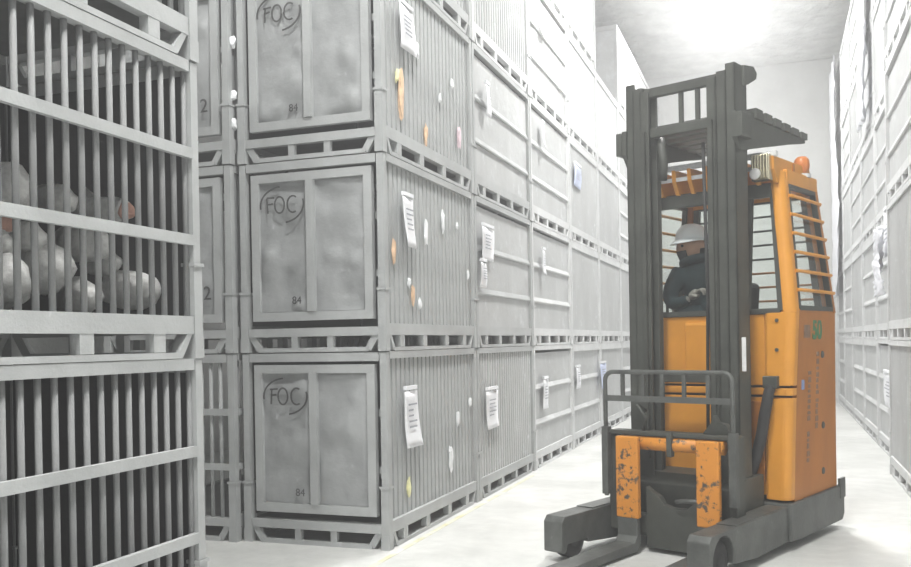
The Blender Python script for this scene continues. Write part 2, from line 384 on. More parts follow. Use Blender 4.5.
ORD = ['', 'ground', 'second', 'third', 'fourth', 'fifth']
def container(cx, y0, t, side, gate, label, group, detail, mt='steel', sh='sheet', rot=False, seed=0, writing=None, slat_rails=True, backside=True):
    """one stackable steel container; side faces +x (or -x when rot), gate end faces -y"""
    root = empty('steel_container', (cx, y0+HL, (t-1)*T), math.pi if rot else 0)
    tag(root, label, 'container', group)
    P = lambda name, key, fn, loc: link(name, cached(key, fn), root, loc)
    if detail:
        for sx in (-1, 1):
            for sy in (-1, 1): P('corner_post', ('post', mt), lambda: post_mesh(mt), (sx*HW, sy*HL, 0))
        P('top_frame', ('top', mt), lambda: top_mesh(mt), (0,0,0)); P('base_frame', ('base', mt), lambda: base_mesh(mt), (0,0,0))
        for s in (-1, 1):
            P('side_skid', ('ss', mt), lambda: skid_side_mesh(mt), (s*HW, 0, 0)); P('end_skid', ('es', mt), lambda: skid_end_mesh(mt), (0, s*HL, 0))
        P('deck', ('deck',), lambda: MB().box(-HW+.03, HW-.03, -HL+.03, HL-.03, .135, .16).mesh('deck', 'deck'), (0,0,0))
    else:
        def fr():
            b = MB()
            for sx in (-1, 1):
                for sy in (-1, 1): b.box(sx*HW-.025, sx*HW+.025, sy*HL-.025, sy*HL+.025, 0, 1.25)
                b.box(sx*HW-.022, sx*HW+.022, -HL+.02, HL-.02, 1.165, 1.25); b.box(sx*HW-.024, sx*HW+.024, -HL+.02, HL-.02, .10, .175)
                b.box(-HW+.02, HW-.02, sx*HL-.022, sx*HL+.022, 1.175, 1.245); b.box(-HW+.02, HW-.02, sx*HL-.022, sx*HL+.022, .10, .155)
            return b.mesh('frame', mt)
        P('frame', ('frame', mt), fr, (0,0,0))
        P('side_skid', ('ss', mt), lambda: skid_side_mesh(mt), (HW, 0, 0))
        P('deck', ('deck',), lambda: MB().box(-HW+.03, HW-.03, -HL+.03, HL-.03, .135, .16).mesh('deck', 'deck'), (0,0,0))
    # long sides
    sides = [1, -1] if backside else [1]
    if side == 'slat' and not slat_rails:
        P('liner', ('liner',), lambda: MB().box(-.004, .004, -HL+.03, HL-.03, .16, 1.20).mesh('liner', 'white_sheet'), (HW-.024, 0, 0))
    for s in sides:
        kind = side if s == 1 else 'ribbed'
        sh_ = 'shade_panel' if s == -1 and side == 'slat' else sh
        if kind == 'slat':
            n = 23
            for i in range(n):
                if not slat_rails:
                    P('slat', ('flatslat', mt), lambda: MB().box(-.006, .006, -.025, .025, .16, 1.21).mesh('slat', mt), (s*(HW-.006), -HL+.0745*(i+.9), 0)); continue
                P('slat', ('slat', mt), lambda: MB().tube([(0,0,.16),(0,0,1.21)], .0122, 10).mesh('slat', 'shaded_steel', True), (s*(HW-.006), -HL+.0745*(i+.9), 0))
            for z in (.495, .86):
                xo = HW+.016 if slat_rails else HW-.044
                P('rail', ('rail', mt), lambda: MB().box(-.012, .012, -HL+.02, HL-.02, -.022, .022).mesh('rail', mt), (s*xo, 0, z))
        else:
            key = 'corr' if kind == 'ribbed' else 'flat'
            def mk():
                if kind == 'ribbed': return corr_mesh(sh_)
                return dent_side(sh)
            o = P('side_panel', (key, sh_, kind), mk, (s*(HW-.004), 0, 0))
            if s == -1: o.scale.x = -1
            if kind == 'railed':
                for z in (.46, .82):
                    P('rail', ('rail2', mt), lambda: MB().prism([(-.012,.034),(0,.034),(.016,-.008),(.012,-.022),(-.012,-.022)], 1, -HL+.02, HL-.02).mesh('rail', mt), (s*HW, 0, z))
    # ends
    for s in (-1, 1):
        if gate == 'slat':
            for i in range(12):
                P('slat', ('slate', mt), lambda: MB().tube([(0,0,.15),(0,0,1.2)], .0135, 10).mesh('slat', mt, True), (-HW+.0745*(i+1.1), s*(HL-.006), 0))
            for z in (.495, .86):
                P('rail', ('raile', mt), lambda: MB().box(-HW+.02, HW-.02, -.012, .012, -.022, .022).mesh('rail', mt), (0, s*(HL+.012), z))
        elif gate == 'gate' and s == -1:
            g = P('end_gate', ('gate', mt), lambda: gate_mesh(mt), (0, -HL+.005, 0))
            link('mullion', cached(('mull', mt), lambda: MB().box(-.027, .027, -.034, .012, .265, 1.115).mesh('mullion', mt)), g, (0,0,0))
            for q, (xa, xb) in enumerate(((-.382, -.027), (.027, .382))):
                link('panel', cached(('pan', seed, q), lambda: dent_sheet(xa, xb, .265, 1.115, 0, seed*2+q).mesh('panel', sh, True)), g, (0, 0, 0))
            if writing:
                wmesh, digits, wz = writing
                if wmesh: link('marker_writing', wmesh, g, (-.207, -.022, wz))
                if digits:
                    d = link('lettering', digits, g, (-.11, -.018, .315)); d.rotation_euler = (R(90), 0, 0)
        else:
            em = 'shade_panel' if gate == 'shade_ends' else sh
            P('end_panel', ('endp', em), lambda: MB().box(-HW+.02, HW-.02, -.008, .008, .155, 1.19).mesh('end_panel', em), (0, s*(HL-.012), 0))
    return root

def dent_side(mt):
    rnd = random.Random(99); b = MB(); ny, nz = 24, 12; y0 = -HL+.02; g = []
    for j in range(nz+1):
        for i in range(ny+1):
            e = i in (0, ny) or j in (0, nz)
            g.append((0 if e else rnd.gauss(0, .0025), y0-2*y0*i/ny, .165+1.01*j/nz))
    n = ny+1
    b.add(g, [(j*n+i, j*n+i+1, (j+1)*n+i+1, (j+1)*n+i) for j in range(nz) for i in range(ny)])
    b.add([(-.012,y0,.165),(-.012,-y0,.165),(-.012,-y0,1.175),(-.012,y0,1.175)], [(0,1,2,3)])
    return b.mesh('side_panel', mt, True)

XL, YC, PITCH_Y = -2.31, 5.139+.02, 1.81
CXL = XL-HW-.02
foc = [foc_mesh(s) for s in range(3)]
dig84 = text_mesh('84', .07, 'ink'); dig2 = text_mesh('2', .13, 'ink')
# --- corner stack of the left row: slatted sides, marked gate ends
G1 = 'containers in the left row of stacks'
for t in range(1, 6):
    wr = (foc[(t-1) % 3], dig84, .965) if t <= 3 else None
    lab = {1: 'grey slatted steel container marked FOC in an oval, on the floor at the corner',
           2: 'badly dented grey container marked FOC, second tier of the corner stack',
           3: 'grey container marked FOC, third tier of the corner stack',
           4: 'grey slatted container, fourth tier of the corner stack',
           5: 'grey slatted container, topmost of the corner stack'}[t]
    container(CXL, YC, t, 'slat', 'gate', lab, G1, True, 'steel', 'sheet', seed=t, writing=wr, slat_rails=False)
# --- rest of the left row
kinds = {2: ['ribbed', 'railed', 'railed', 'ribbed', 'railed'], 3: ['railed', 'railed', 'railed', 'railed', 'railed'],
         4: ['railed', 'ribbed', 'ribbed', 'ribbed', 'ribbed'], 5: ['ribbed', 'ribbed', 'ribbed', 'ribbed'],
         6: ['railed', 'ribbed', 'railed', 'ribbed', 'ribbed'], 7: ['ribbed']*5, 8: ['railed']*5}
adj = {'ribbed': 'ribbed grey steel container', 'railed': 'grey steel container with two horizontal side rails'}
ORC = ['', 'first', 'second', 'third', 'fourth', 'fifth', 'sixth', 'seventh', 'eighth']
for c in range(2, 9):
    for t, kd in enumerate(kinds[c], 1):
        lab = '%s, %s tier, %s stack along the left row' % (adj[kd], ORD[t], ORC[c])
        far = (c >= 4 and t >= 3) or c >= 5
        container(CXL, YC+(c-1)*PITCH_Y, t, kd, 'sheet', lab, G1, c <= 3, 'frost_haze_steel' if c >= 3 or t >= 4 else 'steel',
                  'white_sheet' if (c == 4 and t >= 4) or (c == 5 and t == 4) or (c == 6 and t == 5) else 'frost_haze_sheet', seed=c*10+t, backside=False)
# --- second line of stacks behind the corner stack (only its right end shows)
CX2 = -3.395-HW-.02
for t in range(1, 5):
    lab = {1: 'open slatted cage on the floor in the gap left of the corner stack',
           2: 'grey container with a 2 on its end, second tier, left of the corner stack',
           3: 'grey container with a 2 on its end, third tier, left of the corner stack',
           4: 'grey container, fourth tier of the stack left of the corner stack'}[t]
    c = container(CX2, YC-.05, t, 'slat' if t == 1 else 'ribbed', 'slat' if t == 1 else 'gate', lab, 'containers behind the left row', True, seed=20+t, backside=False)
    if t in (2, 3):
        d = link('lettering', dig2, c, (.33, -HL-.022, .36)); d.rotation_euler = (R(90), 0, 0)
# --- the nearest stacks at the left edge
YN = 3.205-L
near = {1: 'slatted steel cage, lowest of the nearest stack at the left edge',
        2: 'slatted steel cage holding frozen fish in the nearest stack at the left',
        3: 'slatted steel cage above the frozen fish cage in the nearest left stack'}
for t in range(1, 4):
    container(CXL, YN, t, 'slat', 'shade_ends', near[t], 'slatted cages in the nearest stack', True)
for t in range(1, 4):
    container(CXL-1.09, YN, t, 'ribbed', 'sheet', 'closed grey container seen dimly behind the nearest slatted cages, %s tier' % ORD[t], 'containers behind the nearest stack', False, 'steel', 'sheet')
# --- right row
G2 = 'containers in the right row of stacks'
rk = {1: ['ribbed', 'ribbed', 'railed', 'railed', 'ribbed'], 2: ['railed', 'railed', 'railed', 'ribbed', 'ribbed'], 3: ['railed', 'railed', 'railed', 'railed', 'ribbed'],
      4: ['railed', 'ribbed', 'railed', 'ribbed', 'railed'], 5: ['ribbed', 'railed', 'ribbed', 'railed', 'ribbed'], 6: ['railed']*5}
for c in range(1, 7):
    for t, kd in enumerate(rk[c], 1):
        xs = .98 if c == 1 else 1.106
        ys = 9.24-L-.01 if c == 1 else 9.86+(c-2)*PITCH_Y
        pos = 'nearest stack of the right row' if c == 1 else '%s stack along the right row' % ORC[c]
        container(xs+HW+.02, ys, t, kd, 'sheet', '%s, %s tier, %s' % (adj[kd], ORD[t], pos), G2, c <= 2, 'frost_haze_steel',
                  'white_sheet' if (c == 3 and t == 4) else 'frost_haze_sheet', rot=True, seed=60+c*10+t, backside=False)

# ------------------------------------------------------------------ the reach truck (local: x to its side, y rearwards, z up)
TX, TY, TPHI = -.831, 4.967, -.375
truck = empty('reach_truck', (TX, TY, 0), TPHI)
tag(truck, 'orange enclosed-cab reach truck with dark mast standing in the aisle', 'forklift')
def part(b, name, mt, parent=None, smooth=False, bevel=0): return b.build(name, mt, parent or truck, smooth, None, bevel)

# outrigger legs with load wheels
for s in (-1, 1):
    cy, cz, r = .165, .125, .125
    pts = [(0, .06), (0, .235), (.03, .268), (1.1, .272), (1.1, .06), (.60, .05), (.305, .075)]
    arc = [(cy+r*math.cos(a), cz+r*math.sin(a)) for a in [R(-20+220*i/12) for i in range(13)]]
    if s < 0: arc = [(.29,.075), (.27,.10), (.06,.10), (.045,.06)]
    lprof = pts+arc+[(.03, .05)]
    xa, xb = (.393, .524) if s > 0 else (-.524, -.393)
    leg = MB().prism(lprof, 0, xa, xb)
    lg = part(leg, 'outrigger_leg', 'leg', bevel=.006)
    MB().lathe([(.001,-.045),(.07,-.045),(.105,-.04),(.11,-.03),(.11,.03),(.105,.04),(.07,.045),(.001,.045)], 28, (s*.458, cy, .111), 0).build('load_wheel', 'rubber', lg, True)
    MB().lathe([(.001,-.055),(.035,-.055),(.045,-.05),(.045,.05),(.035,.055),(.001,.055)], 16, (s*.458, cy, .111), 0).build('wheel_hub', 'rubber', lg, True)
    MB().box(min(s*.40, s*.515), max(s*.40, s*.515), .34, 1.0, .272, .276).build('wear_strip', 'leg', lg)
# chassis skirt
part(MB().prism([(1.06,.06),(1.06,.285),(1.98,.285),(2.02,.25),(2.02,.09),(1.98,.05),(1.2,.05)], 0, -.545, .545), 'chassis', 'leg', bevel=.008)
part(MB().box(-.42,.42,1.98,2.04,.1,.36), 'rear_bumper', 'dark', bevel=.006)
part(MB().box(.53,.55,1.93,2.03,.2,.335), 'chassis_corner_plate', 'leg', bevel=.004)
part(MB().lathe([(.001,-.07),(.12,-.07),(.16,-.05),(.16,.05),(.12,.07),(.001,.07)], 24, (.0, 1.55, .16), 0), 'drive_wheel', 'rubber', smooth=True)

# body profile by height: outer x, front y, rear y
def prof(z):
    K = [(.28,.525,1.08,1.965),(.96,.548,1.08,1.90),(1.45,.565,1.10,1.862),(2.31,.47,1.19,1.80)]
    for a, b in zip(K, K[1:]):
        if z <= b[0]+1e-6:
            u = (z-a[0])/(b[0]-a[0]); return [a[i]+(b[i]-a[i])*u for i in (1,2,3)]
    return list(K[-1][1:])
def smoothz(a, b, n): return [a+(b-a)*i/n for i in range(n+1)]
# inner dark tub
part(MB().loft([[(-(prof(z)[0]-.04), 1.16, z), (prof(z)[0]-.04, 1.16, z), (prof(z)[0]-.04, prof(z)[2]-.03, z), (-(prof(z)[0]-.04), prof(z)[2]-.03, z)] for z in (.28,.8,1.30)]), 'body_core', 'dark')
# front panels (between the corner columns), with seams
for (z0, z1, nme) in ((.32, .925, 'lower_front_panel'), (.94, .985, 'seam_strip'), (1.0, 1.44, 'upper_front_panel')):
    part(MB().box(-.375, .375, 1.115, 1.15, z0, z1), nme, 'orange', bevel=.006)
part(MB().box(-.16, .2, 1.095, 1.13, 1.03, 1.40), 'access_cover', 'orange', bevel=.02)
part(MB().box(.215, .372, 1.10, 1.14, .40, .90), 'recess_panel', 'orange_shaded', bevel=.006)
for s in (-1, 1):
    # corner columns in front, rounded
    def ring(z, inner, s=s):
        x, yf, yr = prof(z); pts = [(inner, yf+.07), (inner, yf+.012), (inner+.02, yf)]
        for i in range(6):
            a = R(-90+90*i/5); pts.append((x-.05+.05*math.cos(a), yf+.05+.05*math.sin(a)))
        pts += [(x, yf+.09), (x-.03, yf+.09)]
        return [(s*p[0], p[1], z) for p in pts]
    part(MB().loft([ring(z, .38) for z in smoothz(.30, .925, 3)]), 'corner_panel', 'orange', smooth=False, bevel=.004)
    part(MB().loft([ring(z, .38) for z in smoothz(.94, .985, 1)]), 'corner_panel', 'orange', bevel=.004)
    part(MB().loft([ring(z, .38) for z in smoothz(1.0, 1.45, 3)]), 'corner_panel', 'orange', bevel=.004)
    for z in (1.05, 1.22, 1.40):
        part(MB().lathe([(.001,-.008),(.011,-.008),(.011,.004),(.001,.004)], 10, (s*.46, prof(z)[1]-.001, z), 1), 'bolt', 'dark')
    # cab pillar
    part(MB().loft([ring(z, prof(z)[0]-.085) for z in smoothz(1.45, 2.33, 5)]), 'cab_pillar', 'orange', bevel=.003)
    # side panel
    def sring(z, s=s):
        x, yf, yr = prof(z); pts = [(x-.03, yf+.095), (x-.002, yf+.095)]
        for i in range(5):
            a = R(90*i/4); pts.append((x-.04+.038*math.cos(a), yr-.04+.04*math.sin(a)))
        pts += [(x-.08, yr), (x-.08, yr-.03), (x-.03, yr-.03)]
        return [(s*p[0], p[1], z) for p in pts]
    part(MB().loft([sring(z) for z in smoothz(.285, 1.45, 6)]), 'side_panel', 'orange_shaded', bevel=.003)
    # rear pillar, roof rail
    def rring(z, s=s):
        x, yf, yr = prof(z); return [(s*p[0], p[1], z) for p in [(x-.07, yr-.06), (x, yr-.06), (x, yr-.02), (x-.03, yr), (x-.07, yr)]]
    part(MB().loft([rring(z) for z in smoothz(1.45, 2.33, 4)]), 'rear_pillar', 'orange_shaded', bevel=.003)
    part(MB().box(min(s*.40, s*.478), max(s*.40, s*.478), 1.25, 1.78, 2.25, 2.345), 'roof_rail', 'orange', bevel=.008)
    part(MB().box(min(s*.50, s*.56), max(s*.50, s*.56), 1.2, 1.84, 1.43, 1.47), 'window_sill', 'orange_shaded', bevel=.004)
    # window rubber frame and glass
    fz0, fz1 = 1.475, 2.245
    def fr(z, y): return (s*(prof(z)[0]-.018), y, z)
    p = [fr(fz0, 1.215), fr(fz0, 1.80), fr(fz1, 1.745), fr(fz1, 1.285)]
    b = MB()
    for a, c in zip(p, p[1:]+p[:1]): b.beam(a, c, .03, .035, up=(1,0,0))
    wf = part(b, 'side_window_frame', 'dark')
    MB().add(p+[(q[0]-s*.006, q[1], q[2]) for q in p], [(0,1,2,3),(7,6,5,4),(0,4,5,1),(1,5,6,2),(2,6,7,3),(3,7,4,0)]).build('glass_pane', 'glass', wf)
    for i in range(6):
        z = 1.585+.118*i; x, yf, yr = prof(z)
        part(MB().tube([(s*(x+.003), yf+.07, z), (s*(x+.016), yf+.1, z), (s*(x+.016), yr-.05, z-.004), (s*(x+.003), yr-.02, z-.004)], .011, 8), 'window_guard_bar', 'orange')
# rear panel, rear window and its guard bars
part(MB().loft([[(-(prof(z)[0]-.085), prof(z)[2]-.03, z), (prof(z)[0]-.085, prof(z)[2]-.03, z), (prof(z)[0]-.085, prof(z)[2]-.002, z), (-(prof(z)[0]-.085), prof(z)[2]-.002, z)] for z in (.285,.96,1.45)]), 'rear_panel', 'orange_shaded', bevel=.003)
b = MB(); p = [(-.455,1.84,1.475),(.455,1.84,1.475),(.385,1.785,2.24),(-.385,1.785,2.24)]
for a, c in zip(p, p[1:]+p[:1]): b.beam(a, c, .04, .035, up=(0,1,0))
b.beam((-.14,1.838,1.475), (-.14,1.79,2.24), .03, .03, up=(0,1,0))
rw = part(b, 'rear_window_frame', 'dark')
MB().add([(q[0], q[1]+d, q[2]) for d in (0, .006) for q in p], [(0,1,2,3),(7,6,5,4),(0,4,5,1),(1,5,6,2),(2,6,7,3),(3,7,4,0)]).build('glass_pane', 'glass', rw)
for i in range(7):
    z = 1.55+.098*i; x, yf, yr = prof(z)
    part(MB().tube([(-x+.04, yr+.005, z), (-x+.06, yr+.02, z), (x-.06, yr+.02, z), (x-.04, yr+.005, z)], .008, 8), 'rear_guard_bar', 'orange_shaded' if i < 3 else 'dark')
# front windscreen frame
b = MB(); p = [(-.48,1.115,1.46),(.48,1.115,1.46),(.405,1.2,2.2),(-.405,1.2,2.2)]
for a, c in zip(p, p[1:]+p[:1]): b.beam(a, c, .03, .03, up=(0,1,0))
b.beam((.255,1.115,1.46), (.25,1.2,2.2), .06, .03, up=(0,1,0))
ff = part(b, 'windscreen_frame', 'dark')
MB().add([(q[0], q[1]+d, q[2]) for d in (0, .006) for q in p], [(0,1,2,3),(7,6,5,4),(0,4,5,1),(1,5,6,2),(2,6,7,3),(3,7,4,0)]).build('glass_pane', 'glass', ff)
# cab interior
part(MB().box(-.47,.0,1.17,1.34,1.30,1.475), 'dashboard', 'dark', bevel=.02)
part(MB().box(.0,.46,1.17,1.8,1.30,1.34), 'cab_floor_shelf', 'dark')
part(MB().box(-.26,.06,1.30,1.70,1.30,1.36), 'seat_cushion', 'seat', bevel=.03)
part(MB().prism([(.03,1.38),(.10,1.36),(.12,1.66),(.05,1.68)], 1, 1.32, 1.70), 'seat_back', 'seat', bevel=.03)
part(MB().tube([(-.30+.12*math.cos(a)*.9, 1.50+.12*math.sin(a), 1.50+.05*math.cos(a)) for a in [2*math.pi*i/20 for i in range(20)]], .012, 8, True), 'steering_wheel', 'seat', smooth=True)
part(MB().tube([(-.30,1.5,1.5),(-.36,1.5,1.30)], .02), 'steering_column', 'dark')
part(MB().tube([(-.33,1.2,1.47),(-.33,1.2,1.56)], .01), 'control_lever', 'dark'); part(MB().tube([(-.27,1.2,1.47),(-.27,1.2,1.56)], .01), 'control_lever', 'dark')
# roof guard
part(MB().box(-.40,.40,1.18,1.215,2.17,2.26), 'roof_header', 'dark', bevel=.008)
part(MB().box(-.44,.44,1.76,1.81,2.23,2.34), 'roof_rear_rail', 'orange', bevel=.008)
part(MB().box(-.47,.47,1.10,1.135,2.405,2.44), 'roof_front_rail', 'frost_haze_steel', bevel=.006)
for i in range(9):
    x = -.44+.11*i
    part(MB().prism([(1.10,2.41),(1.70,2.41),(1.78,2.29),(1.78,2.25),(1.16,2.25),(1.11,2.33)], 0, x-.013, x+.013), 'roof_guard_bar', 'orange', bevel=.003)
b = MB()
for i in range(8): b.box(-.385+.11*i-.036, -.385+.11*i+.036, 1.13, 1.15, 2.27, 2.36)
part(MB().box(-.43,.43,1.115,1.13,2.335,2.36), 'roof_cross_slat', 'frost_haze_steel')
part(MB().box(-.46,.46,1.40,1.43,2.27,2.40), 'roof_cross_slat', 'orange_shaded')
# work lamp, beacon
b = MB()
for i in range(6): b.box(.335+.018*i, .347+.018*i, 1.04, 1.12, 2.27, 2.415)
b.box(.33,.44,1.06,1.12,2.26,2.42)
wl = part(b, 'work_lamp', 'chrome', bevel=.004)
MB().lathe([(.001,-.01),(.03,-.008),(.036,.0),(.001,.0)], 20, (.36, 1.04, 2.30), 1).build('lens', 'white_label', wl, True)
bc = part(MB().lathe([(.001,2.34),(.034,2.34),(.034,2.375),(.046,2.39),(.05,2.42),(.046,2.455),(.03,2.475),(.001,2.48)], 20, (.435, 1.62, 0)), 'beacon', 'beacon', smooth=True)
MB().lathe([(.056,2.335),(.056,2.36),(.05,2.36),(.05,2.335)], 20, (.435, 1.62, 0)).build('beacon_base', 'frost_haze_steel', bc)

# mast: three nested channels each side
for s in (-1, 1):
    def chan(xa, xb, ya, yb, z0, z1, t=.014, open_in=True):
        xa, xb = s*xa, s*xb                      # xa outer, xb inner
        b = MB(); lo, hi = min(xa, xb), max(xa, xb)
        if s > 0: b.box(hi-t, hi, ya, yb, z0, z1)
        else: b.box(lo, lo+t, ya, yb, z0, z1)
        b.box(lo, hi, ya, ya+t*1.4, z0, z1); b.box(lo, hi, yb-t*1.4, yb, z0, z1)
        return b
    part(chan(.365, .305, .755, .925, .09, 2.925), 'outer_mast_channel', 'dark', bevel=.004)
    part(chan(.312, .252, .745, .89, .10, 2.885), 'middle_mast_channel', 'dark', bevel=.004)
    part(chan(.256, .195, .735, .86, .12, 2.86), 'inner_mast_channel', 'dark', bevel=.004)
    part(MB().tube([(s*.23,.90,.15),(s*.23,.90,2.4)], .026, 12), 'lift_cylinder', 'dark', smooth=True)
    part(MB().prism([(.86,2.925),(1.0,2.945),(1.05,2.915),(1.04,2.875),(.92,2.82),(.86,2.80)], 0, s*.33-.014, s*.33+.05 if s > 0 else s*.33+.014), 'mast_top_bracket', 'dark', bevel=.003)
    # arm carrying the upper guard
    part(MB().prism([(.73,2.63),(.93,2.66),(1.82,2.665),(1.83,2.605),(1.6,2.565),(.79,2.405),(.73,2.48)], 0, min(s*.355, s*.385), max(s*.355, s*.385)), 'upper_guard_arm', 'dark', bevel=.003)
    part(MB().box(min(s*.385, s*.422), max(s*.385, s*.422), .72, .86, 2.475, 2.62), 'mast_side_bracket', 'dark', bevel=.004)
    part(MB().box(s*.225-.012, s*.225+.012, .71, .735, .55, 2.6), 'lift_chain', 'dark')
part(MB().box(-.25,.25,.78,.82,2.825,2.885), 'mast_cross_beam', 'dark', bevel=.005)
part(MB().box(-.2,.2,.76,.80,2.565,2.625), 'mast_cross_beam', 'dark', bevel=.005)
part(MB().box(-.34,.34,.90,.95,1.02,1.07), 'mast_cross_beam', 'dark', bevel=.005)
for x in (-.005, .105): part(MB().box(x-.012,x+.012,.795,.82,2.60,2.845), 'mast_strut', 'dark')
for i in range(6):
    y = .98+.15*i
    part(MB().box(-.40,.40,y,y+.105,2.625,2.688-.004*i), 'upper_guard_slat', 'dark', bevel=.003)
part(MB().tube([(.12,.84,2.5),(.13,.85,1.6),(.12,.84,.5)], .011), 'hydraulic_hose', 'rubber', smooth=True)
part(MB().tube([(.155,.84,2.5),(.15,.85,1.6),(.155,.84,.5)], .011), 'hydraulic_hose', 'rubber', smooth=True)
part(MB().tube([(-.165,.83,2.56),(-.14,.80,2.50),(-.13,.80,2.40),(-.15,.82,2.30)], .03, 10), 'chain_pulley_guard', 'dark', smooth=True)
# mast foot / reach carriage between the legs
part(MB().prism([(.70,.06),(.70,.40),(.78,.46),(1.05,.46),(1.05,.06)], 0, -.385, .385), 'reach_carriage', 'dark', bevel=.008)
# fork carriage
part(MB().box(-.40,.42,.60,.66,.70,.735), 'carriage_top_bar', 'dark', bevel=.005)
part(MB().box(-.40,.42,.505,.535,.715,.742), 'backrest_base_bar', 'dark', bevel=.004)
scoop = [(-.15,.03),(.235,.03),(.235,.36),(.17,.36),(.15,.31),(.11,.285),(.02,.285),(-.03,.30),(-.06,.345),(-.11,.37),(-.15,.40)]
part(MB().prism(scoop, 1, .55, .60), 'scooped_carriage_plate', 'dark', bevel=.004)
part(MB().box(-.38,.40,.60,.66,.10,.22), 'carriage_bottom_bar', 'dark', bevel=.005)
for x0, x1 in ((-.40,-.34), (.39,.435)): part(MB().box(x0,x1,.54,.66,.12,.73), 'carriage_side_plate', 'dark', bevel=.006)
part(MB().tube([(-.3,.53,.668),(.37,.53,.668)], .042, 16), 'carriage_tube', 'orange_worn', smooth=True)
part(MB().box(.03,.062,.475,.52,.60,.745), 'tube_clamp', 'dark', bevel=.004)
for x0, x1 in ((-.30,-.148), (.229,.369)):
    fk = part(MB().box(x0,x1,.45,.49,.215,.71), 'fork_shank', 'orange_worn', bevel=.008)
    MB().prism([(.49,.215),(.45,.215),(.45,.11),(.42,.075),(-.55,.055),(-.60,.03),(-.55,.02),(.46,.02),(.49,.05)], 0, x0+.008, x1-.008).build('fork_blade', 'leg', fk, False, None, .004)
# load backrest
def arcpts(cx, cz, r, a0, a1, n=6): return [(cx+r*math.cos(R(a0+(a1-a0)*i/n)), .5, cz+r*math.sin(R(a0+(a1-a0)*i/n))) for i in range(n+1)]
br = part(MB().tube([(-.395,.5,.33)]+arcpts(-.34,1.045,.055,180,90)+arcpts(.38,1.045,.055,90,0)+[(.435,.5,.38)], .014, 10), 'load_backrest', 'leg', smooth=True)
MB().box(-.395,.435,.488,.512,.92,.955).build('backrest_rail', 'leg', br)
for x in (-.27,-.13,.0,.14,.29): MB().box(x-.011,x+.011,.492,.508,.955,1.095).build('backrest_bar', 'leg', br)
for x in (-.395,.435): MB().box(x-.022,x+.022,.48,.53,.34,.76).build('backrest_bracket', 'leg', br, False, None, .004)
part(MB().prism([(.22,.74),(.40,.74),(.36,.80),(.31,.81),(.29,.85),(.27,.80)], 1, .56, .62), 'chain_anchor', 'dark', bevel=.003)
part(MB().tube([(-.16,.55,.74),(-.12,.52,.82),(-.17,.5,.9),(-.14,.55,.86)], .012), 'carriage_hose', 'dark', smooth=True)
part(MB().tube([(.06,.53,.33),(.14,.52,.345),(.23,.52,.345)], .013), 'carriage_hose', 'leg', smooth=True)
# strap-like hose on the front right
hp = [(.43,1.085,1.02),(.425,1.04,.96),(.405,1.02,.82),(.38,1.02,.68),(.345,1.02,.55),(.31,1.02,.45),(.27,1.0,.42),(.235,.98,.45)]
part(MB().tube(hp, [.03,.032,.034,.034,.034,.032,.03,.026], 12), 'cable_hose', 'rubber', smooth=True)
part(MB().box(.385,.475,1.04,1.09,.985,1.06), 'hose_bracket', 'dark', bevel=.006)
part(MB().box(.2,.36,.95,1.08,.30,.40), 'hose_guard', 'dark', bevel=.01)
# labels on the truck
part(MB().box(.385,.41,.752,.756,1.10,1.30), 'warning_label', 'white_label')['label'] = 'white label on the mast edge'
def side_decal(me, y, z, rot=(R(90),0,R(90))):
    x = prof(z)[0]; o = link(me.name, me, truck, (x+.0005, y, z)); lean = .035
    o.rotation_euler = rot; return o
o = side_decal(text_mesh('50', .17, 'green', bold=.006), 1.50, 1.285); o['label'] = 'green number on the orange side panel'
part(MB().box(prof(1.33)[0]-.004, prof(1.33)[0]+.002, 1.27, 1.37, 1.29, 1.37), 'faded_logo', 'grey_decal')
rnd = random.Random(5)
for col, (y, z0, z1) in enumerate(((1.50,.93,1.2),(1.50,.72,.90),(1.36,.80,1.08),(1.36,.52,.70))):
    z = z1; b = MB()
    while z > z0:
        hgt = rnd.uniform(.018, .035); x = prof(z)[0]
        b.box(x-.006, x+.0015, y, y+rnd.uniform(.03, .045), z-hgt, z); z -= hgt+rnd.uniform(.008, .018)
    part(b, 'faded_lettering', 'grey_decal')
part(MB().box(prof(1.0)[0]-.006, prof(1.0)[0]+.0015, 1.25, 1.29, .97, 1.03), 'round_sticker', 'bluedecal')
for z, y in ((1.18,1.60),(.72,1.64),(.42,1.66)):
    x = prof(z)[0]; part(MB().lathe([(.001,-.01),(.02,-.01),(.024,.0),(.02,.006),(.001,.006)], 12, (x, y, z), 0), 'panel_catch', 'dark')

# ------------------------------------------------------------------ the driver
TM = Matrix.Translation((TX, TY, 0)) @ Matrix.Rotation(TPHI, 4, 'Z')
def skin_mesh(chains, levels=2):
    """chains: list of (points[(x,y,z,r)], edges); each chain its own root"""
    me = bpy.data.meshes.new('skin'); vs_, es, rs, roots = [], [], [], []
    for pts, edges in chains:
        b = len(vs_); roots.append(b)
        vs_ += [p[:3] for p in pts]; rs += [p[3] for p in pts]; es += [(a+b, c+b) for a, c in edges]
    me.from_pydata(vs_, es, [])
    ob = bpy.data.objects.new('skin', me); C.objects.link(ob)
    ob.modifiers.new('s', 'SKIN'); sb = ob.modifiers.new('d', 'SUBSURF'); sb.levels = levels; sb.render_levels = levels
    if not me.skin_vertices: 
        bm = bmesh.new(); bm.from_mesh(me); bm.verts.layers.skin.verify(); bm.to_mesh(me); bm.free()
    for i, r in enumerate(rs):
        sv = me.skin_vertices[0].data[i]; rr = r if isinstance(r, tuple) else (r, r); sv.radius = rr; sv.use_root = i in roots
    dg = bpy.context.evaluated_depsgraph_get(); dg.update()
    out = bpy.data.meshes.new_from_object(ob.evaluated_get(dg)); bpy.data.objects.remove(ob); return out

